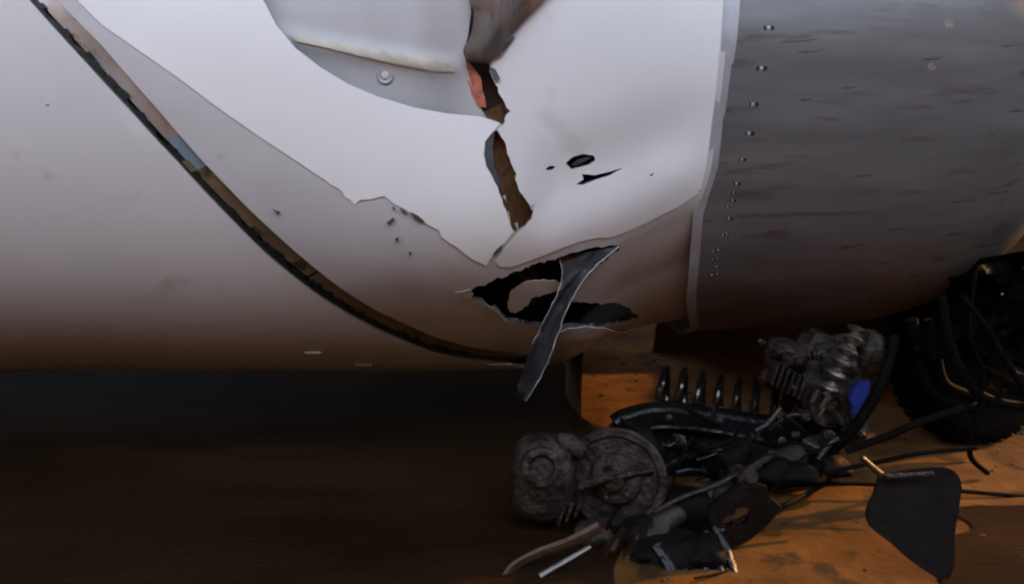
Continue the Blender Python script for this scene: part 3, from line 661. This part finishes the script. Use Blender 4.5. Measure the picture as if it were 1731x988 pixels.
# ridged bellows boot
bp = smooth_path([at(1452, 556, 2.60), at(1436, 590, 2.58), at(1416, 628, 2.57), at(1398, 668, 2.57)], 16)
bt = bmobj('bellows_boot', tube_bm(bp, lambda t: 0.028 + 0.010 * math.sin(t * 2 * math.pi * 6.0) - 0.006 * t, 16), 'boot', wr_)
for (p1, p2, r) in (((1372, 680), (1382, 660), .006), ((1388, 690), (1400, 672), .008), ((1384, 704), (1394, 690), .005)):
    bmobj('bright_clip', tube_bm([at(*p1, 2.545), at(*p2, 2.54)], r, 8), 'paleal', bt)
bmobj('blue_connector', plate_bm([at(a, b, 2.55) for a, b in ((1441, 656), (1452, 646), (1469, 645), (1466, 664), (1452, 690), (1438, 700), (1440, 684), (1434, 676))], 0.02), 'blue', wr_)
bmobj('brake_hose', tube_bm(smooth_path([at(1512, 570, 2.62), at(1500, 620, 2.56), at(1478, 672, 2.53), at(1444, 724, 2.52), at(1408, 760, 2.54), at(1372, 782, 2.58)]), 0.017, 12), 'rubber', wr_)
# trailing arm and rods
bmobj('trailing_arm', tube_bm(smooth_path([at(1100, 890, 2.20), at(1180, 846, 2.30), at(1260, 806, 2.44), at(1350, 768, 2.58)]), lambda t: 0.040 - 0.012 * math.sin(math.pi * t), 12, flat=0.7), 'steel', wr_)
bmobj('arm_bush', lathe_bm([(-0.03, 0.030), (0.03, 0.030), (0.032, 0.026), (0.032, 0.014)], at(1256, 806, 2.36), (0.3, -1, 0.2), 20), 'mud', wr_)
bmobj('arm_edge', tube_bm(smooth_path([at(1104, 868, 2.16), at(1150, 842, 2.22), at(1210, 820, 2.3), at(1300, 772, 2.42)]), 0.006, 8), 'steel', wr_)
bmobj('square_block', box_bm(at(1112, 900, 2.14), (0.042, 0.035, 0.055), Matrix.Rotation(0.35, 3, 'Y'), 0.005), 'paleal', wr_)
bmobj('square_block', box_bm(at(1093, 908, 2.14), (0.010, 0.03, 0.055), Matrix.Rotation(0.35, 3, 'Y'), 0.002), 'paleal', wr_)
for pts, r, m in (([(1140, 962), (1180, 930), (1222, 894)], .006, 'paleal'), ([(1206, 888), (1228, 930), (1252, 1000)], .011, 'black_paint'), ([(1192, 900), (1212, 945), (1232, 1005)], .010, 'steel'), ([(1172, 915), (1190, 955), (1206, 1005)], .009, 'black_paint'),
                  ([(1150, 945), (1164, 975), (1176, 1010)], .012, 'black_paint'), ([(1108, 925), (1130, 960), (1142, 1010)], .020, 'black_paint')):
    bmobj('bent_rod', tube_bm(smooth_path([at(a, b, 2.12 - 0.0012 * (b - 900)) for a, b in pts]), r, 8), m, wr_)
bmobj('sump_block', lump_bm(at(1150, 890, 2.30), (0.11, 0.07, 0.11), 0.2, 8, 4, seed=21, power=0.7), 'darkbody', wr_)
bmobj('sump_block', lump_bm(at(1130, 960, 2.12), (0.12, 0.08, 0.09), 0.2, 8, 4, seed=25, power=0.7), 'darkbody', wr_)
# bracket with hook-shaped hole
br = [(1196, 860), (1222, 835), (1262, 812), (1296, 822), (1300, 838), (1321, 858), (1292, 890), (1262, 914), (1236, 926), (1214, 912), (1202, 890)]
hk = [(1220, 880), (1226, 872), (1240, 868), (1244, 858), (1256, 855), (1267, 860), (1266, 874), (1256, 884), (1246, 884), (1238, 880), (1234, 890), (1226, 893), (1219, 888)]
bmobj('hooked_bracket', plate_bm([at(a, b, 2.13) for a, b in br], 0.016, [at(a, b, 2.13) for a, b in hk]), 'black_paint', wr_)
for i in range(46):                           # tangle of short oily scraps in the dark middle
    a = rnd.uniform(1060, 1420); b = rnd.uniform(700, 860); Y = rnd.uniform(2.50, 2.60)
    q = at(a, b, Y); d = Vector((rnd.uniform(-1, 1), rnd.uniform(-.3, .3), rnd.uniform(-.7, .7))).normalized() * rnd.uniform(.02, .07)
    bmobj('oily_scrap', tube_bm(smooth_path([q - d, q + Vector((0, 0, rnd.uniform(-.02, .02))), q + d], 3), rnd.uniform(.003, .010), 6), rnd.choice(['black_paint', 'darkbody', 'darkbody', 'steel']), wr_)

r6 = random.Random(23)
for i in range(8):                            # cables and wires running diagonally through the wreck
    a0_, b0_ = r6.uniform(980, 1190), r6.uniform(850, 985); a1_, b1_ = a0_ + r6.uniform(110, 290), b0_ - r6.uniform(90, 270)
    b1_ = max(b1_, 640); Y0 = min(2.3, 1.15 / math.tan(PITCH + math.atan((b0_ - 494) / F)) - 0.03); Y1 = 2.5
    q0, q1 = at(a0_, b0_, Y0), at(a1_, b1_, Y1); sag = Vector((r6.uniform(-.05, .05), r6.uniform(-.06, .02), r6.uniform(-.07, .05)))
    bmobj('cable', tube_bm(smooth_path([q0, q0.lerp(q1, .33) + sag, q0.lerp(q1, .66) - sag * 0.7, q1], 6), r6.uniform(.003, .008), 6), 'rubber', wr_)
for (a, b, Y, sz, sd_) in ((1080, 905, 2.18, (.07, .05, .05), 31), (1180, 940, 2.10, (.09, .06, .06), 33), (1230, 770, 2.56, (.11, .05, .06), 35), (1330, 800, 2.44, (.09, .05, .04), 37), (1000, 905, 2.20, (.05, .04, .03), 39), (1410, 790, 2.5, (.06, .05, .03), 41), (1090, 770, 2.5, (.08, .05, .07), 43)):
    bmobj('oily_lump', lump_bm(at(a, b, Y), sz, 0.45, 13, 4, seed=sd_), r6.choice(['darkbody', 'darkbody', 'mud']), wr_)

# added upright panel, sized to throw a dark band on the ground
fp = [(0.66, 0.0), (0.70, 0.30), (0.86, 0.40), (1.30, 0.43), (1.85, 0.38), (1.95, 0.0), (1.3, -0.01)]
fpb = plate_bm([Vector((a, 4.04, b)) for a, b in jagpx(fp + fp[:1], 0.012, 0.08, 12)[:-1]], 0.02, bend=lambda a, b: 0.04 * math.sin(a * 3 + b * 4))
tag(bmobj('shade_panel', fpb, mat('dark_olive', (0.05, 0.034, 0.015), 0.7, var=0.5, vscale=12, bump=0.5, spec=0.15)), 'dark brown panel added on edge behind the coil spring to shade the ground', 'panel')

kb = []  # added board under the cowling, stops sunlight passing to the left
for k in range(13):
    y = 2.98 + 0.115 * k; x = 0.235 + 0.02 * math.sin(k * 1.3); kb.append((x, y, 0.12))
bm = bmesh.new(); V = [[bm.verts.new((x + 0.012 * noise.noise((y * 9, z * 9, 1)), y, z )) for z in [q * (AZ - math.sqrt(max(0.01, Rx(x) ** 2 - (y - AY) ** 2)) + 0.01) for q in (-0.03, 0.35, 0.7, 1.0)]] for x, y, _ in kb]
for A, B in zip(V, V[1:]):
    for k in range(3): bm.faces.new((A[k], B[k], B[k + 1], A[k + 1]))
bmesh.ops.solidify(bm, geom=list(bm.faces), thickness=0.02)
tag(bmobj('sun_block_board', bm, bpy.data.materials['dark_olive']), 'dark board added on edge under the cowling to block the sun', 'board')

# rusty debris at the bottom edge
rb = thing('rusty_bar', 'bent rusty bar lying at the bottom edge below the brake drum', 'metal bar', gpt(930, 960))
bmobj('bar', tube_bm(smooth_path([at(840, 1010, 1.99), at(862, 964, 2.03), (at(905, 938, 2.05)), at(960, 918, 2.07), at(1012, 892, 2.10)]), lambda t: 0.013 + 0.008 * t, 8, flat=0.5), 'rust', rb)
tag(bmobj('bright_rod', tube_bm(smooth_path([at(912, 974, 2.0), at(950, 952, 2.02), at(998, 924, 2.05)]), lambda t: 0.008 - 0.002 * t, 8, flat=0.6), 'paleal'), 'thin scraped bright rod lying just under the rusty bar', 'rod')
bm = bmesh.new(); V = []
for j in range(13):
    row = []
    for i in range(9):
        s, t = i / 8, j / 12; px = 1062 - 48 * t + (s - 0.5) * (46 + 34 * t); py = 892 + 118 * t
        row.append(bm.verts.new(at(px, py, 2.16 - 0.12 * t + 0.035 * noise.noise((s * 4, t * 5, 3)) + 0.025 * math.sin(s * 11 + t * 5))))
    V.append(row)
for A, B in zip(V, V[1:]):
    for k in range(8): bm.faces.new((A[k], B[k], B[k + 1], A[k + 1]))
bmesh.ops.solidify(bm, geom=list(bm.faces), thickness=0.004)
tag(bmobj('crumpled_sheet', bm, 'rust'), 'crumpled rust-brown metal sheet below the brake drum at the bottom edge', 'metal sheet')

# right-hand side: mud flap, rods, hoses, dark wrecked body
mf = [(1488, 806), (1530, 798), (1575, 794), (1612, 796), (1628, 818), (1622, 856), (1610, 905), (1606, 950), (1588, 974), (1540, 948), (1500, 914), (1468, 888), (1464, 862), (1476, 838)]
flapT = thing('mud_flap', 'black rubber mud flap hanging down among the wreckage at lower right', 'mud flap', gpt(1560, 960))
mfs = smooth_path([Vector((*q, 0)) for q in mf + mf[:1]], 4)[:-1]
bmobj('flap', plate_bm([at(q.x, q.y, 2.02 - 0.0002 * (q.y - 750)) for q in mfs], 0.012, bend=lambda a, b: 0.02 * math.sin(a * 9) + 0.01 * math.sin(b * 14)), mat('dusty_rubber', (0.0075, 0.0055, 0.0045), 0.8, var=0.6, vscale=9, bump=0.5, bscale=40, spec=0.1), flapT)
bmobj('clamp_bar', tube_bm([at(1496, 806, 1.99), at(1578, 801, 1.99)], 0.006, 8), 'steel', flapT)
for i, (lab, pts, r, m) in enumerate((('thick dark rod slanting across the orange ground above the mud flap', [(1430, 762), (1500, 738), (1560, 712), (1632, 690)], .012, 'rubber'),
                        ('thin dark rod lying level just above the mud flap', [(1396, 800), (1480, 782), (1560, 766), (1650, 757)], .007, 'rubber'),
                        ('short pale-tipped rod beside the left corner of the mud flap', [(1456, 774), (1474, 790), (1492, 804)], .010, 'steel'),
                        ('long low dark rail running behind the hooked bracket to the right edge', [(1300, 822), (1420, 818), (1520, 822), (1760, 842)], .007, 'rubber'))):
    Y = (2.46, 2.40, 2.30, 2.47)[i]
    tag(bmobj('steel_rod', tube_bm(smooth_path([at(a, b, Y) for a, b in pts]), r, 8, flat=0.8), m), lab, 'rod')
for i, (lab, pts, r) in enumerate((('black rubber hose curving down under the lip, left one of two', [(1540, 540), (1552, 590), (1560, 640), (1592, 676), (1650, 690)], .020), ('black rubber hose curving down under the lip, right one of two', [(1570, 540), (1582, 600), (1598, 650), (1650, 672)], .017))):
    tag(bmobj('rubber_hose', tube_bm(smooth_path([at(a, b, 2.75 - 0.0006 * i) for a, b in pts]), r, 12), 'rubber'), lab, 'hose', 'rubber hoses under the lip')
for lab, pts, r in (('thick black cable drooping in a loop in front of the wheel', [(1590, 500), (1612, 600), (1660, 670), (1740, 690)], .016),
                    ('thin black cable hanging straight across the wheel', [(1650, 455), (1640, 560), (1662, 640), (1640, 740)], .007),
                    ('black cable slanting from the wheel top down to the right edge', [(1625, 500), (1672, 560), (1700, 610), (1760, 700)], .011),
                    ('short black cable curling below the wheel towards the mud flap', [(1700, 660), (1650, 720), (1640, 770), (1670, 800)], .009)):
    tag(bmobj('loose_cable', tube_bm(smooth_path([at(a, b, 2.56 + 0.0002 * abs(b - 600)) for a, b in pts]), r, 8), 'rubber'), lab, 'cable', 'loose cables by the wheel')
# wheel and body of the wrecked vehicle
veh = thing('wrecked_vehicle', 'burnt black wrecked vehicle with a dark red panel at the right edge behind the hoses', 'vehicle', (2.0, 3.5, 0))
def sheet(fn, nu, nv, thick):
    bm = bmesh.new(); V = [[bm.verts.new(fn(i / nu, j / nv)) for i in range(nu + 1)] for j in range(nv + 1)]
    for A, B in zip(V, V[1:]):
        for k in range(nu): bm.faces.new((A[k], A[k + 1], B[k + 1], B[k]))
    bmesh.ops.solidify(bm, geom=list(bm.faces), thickness=thick); return bm
def body(s, t):
    x = 1.62 + 2.2 * s; z = 0.06 + 0.46 * t; y = 3.55 - 0.25 * math.sin(t * 2.6) + 0.25 * (1 - s) ** 3
    return Vector((x, y + 0.10 * noise.noise((x * 3, z * 3, 0)) + 0.05 * noise.noise((x * 8, z * 8, 0)), z))
bmobj('body_side', sheet(body, 40, 22, 0.01), 'darkbody', veh)
bmobj('body_deck', sheet(lambda s, t: Vector((1.68 + 2.1 * s, 3.45 + 1.3 * t, 0.50 + 0.05 * noise.noise((s * 5, t * 5, 0)))), 20, 14, 0.01), 'darkbody', veh)
bmobj('underbody', box_bm((2.75, 4.05, 0.25), (2.0, 1.1, 0.18), None, 0.03), 'darkbody', veh)
rp = [(1640, 556), (1668, 540), (1740, 520), (1800, 530), (1800, 660), (1720, 652), (1672, 628), (1646, 612)]
bmobj('red_panel', plate_bm([at(a, b, 2.92) for a, b in rp], 0.012, bend=lambda a, b: 0.03 * math.sin(a * 8 + b * 5)), 'redpaint', veh)
bmobj('panel_highlight', tube_bm(smooth_path([at(1646, 596, 2.89), at(1672, 604, 2.88), at(1696, 616, 2.88), at(1740, 640, 2.88)]), 0.004, 6), 'steel', veh)  # thin tube standing in for the panel's highlight
def fender(s_, t_):
    px = 1572 + 230 * s_ + 26 * math.sin(t_ * 5); py = 452 - 40 * s_ + (150 + 70 * s_) * t_ + 16 * noise.noise((s_ * 6, t_ * 2, 1)) * t_
    return at(px, py, 2.62 + 0.10 * noise.noise((s_ * 4, t_ * 4, 6)) + 0.05 * noise.noise((s_ * 11, t_ * 11, 2)) + 0.12 * (1 - s_) ** 2)
bmobj('crumpled_fender', sheet(fender, 26, 20, 0.006), 'darkbody', veh)
# tyre with tread
tc_ = Vector((1.62, 3.0, 0.30)); tx = Vector((0.35, -1, 0.12)).normalized()
prof = [(-0.09, 0.19), (-0.10, 0.24), (-0.095, 0.285), (-0.07, 0.305), (0.07, 0.305), (0.095, 0.285), (0.10, 0.24), (0.09, 0.19)]
ty = bmobj('tyre', lathe_bm(prof, tc_, tx, 56), 'rubber', veh)
bmobj('rim', lathe_bm([(-0.08, 0.19), (0.075, 0.195), (0.08, 0.185), (0.05, 0.165), (0.03, 0.08), (0.045, 0.06), (0.045, 0.02)], tc_, tx, 40), 'darkbody', ty)
ut = tx.orthogonal().normalized(); vt = tx.cross(ut)
me_ = None
for k in range(40):
    a = 2 * math.pi * k / 40; d = ut * math.cos(a) + vt * math.sin(a)
    rotm = Matrix((tx, d, tx.cross(d))).transposed()
    bmobj('tread_block', box_bm(tc_ + d * 0.308, (0.15, 0.014, 0.030), rotm, 0.0), 'rubber', ty)
for (a, b, Y) in ((1694, 498, 2.6),):
    bmobj('glint_bead', lump_bm(at(a, b, Y), (.006, .005, .006), .3, 40, 2), 'paleal', veh)  # pale bead added as a painted glint
tag(bmobj('loose_bolt', lathe_bm([(0, .010), (.01, .010), (.011, .006), (.03, .005)], at(1284, 578, 2.80), (0.3, -1, 0.2), 6), 'paleal'), 'small bright bolt caught under the lower edge of the lip', 'bolt')

# scattered gravel
bm = bmesh.new()
for i in range(260):
    x = rnd.uniform(0.35, 2.0); y = rnd.uniform(1.8, 4.3); s = rnd.choice([.003, .004, .005, .006, .010])
    b2 = bmesh.ops.create_icosphere(bm, subdivisions=1, radius=s)
    o = Vector((x, y, ground_z(x, y) + s * 0.3)); R_ = Matrix.Rotation(rnd.uniform(0, 6), 3, 'Z')
    for v in b2['verts']: v.co = o + R_ @ Vector((v.co.x * rnd.uniform(.8, 1.4), v.co.y * rnd.uniform(.7, 1.2), v.co.z * rnd.uniform(.5, .9)))
gr = bmobj('gravel', bm, 'stone'); gr['kind'] = 'stuff'; gr['label'] = 'loose gravel and grit scattered over the dirt ground'; gr['category'] = 'gravel'
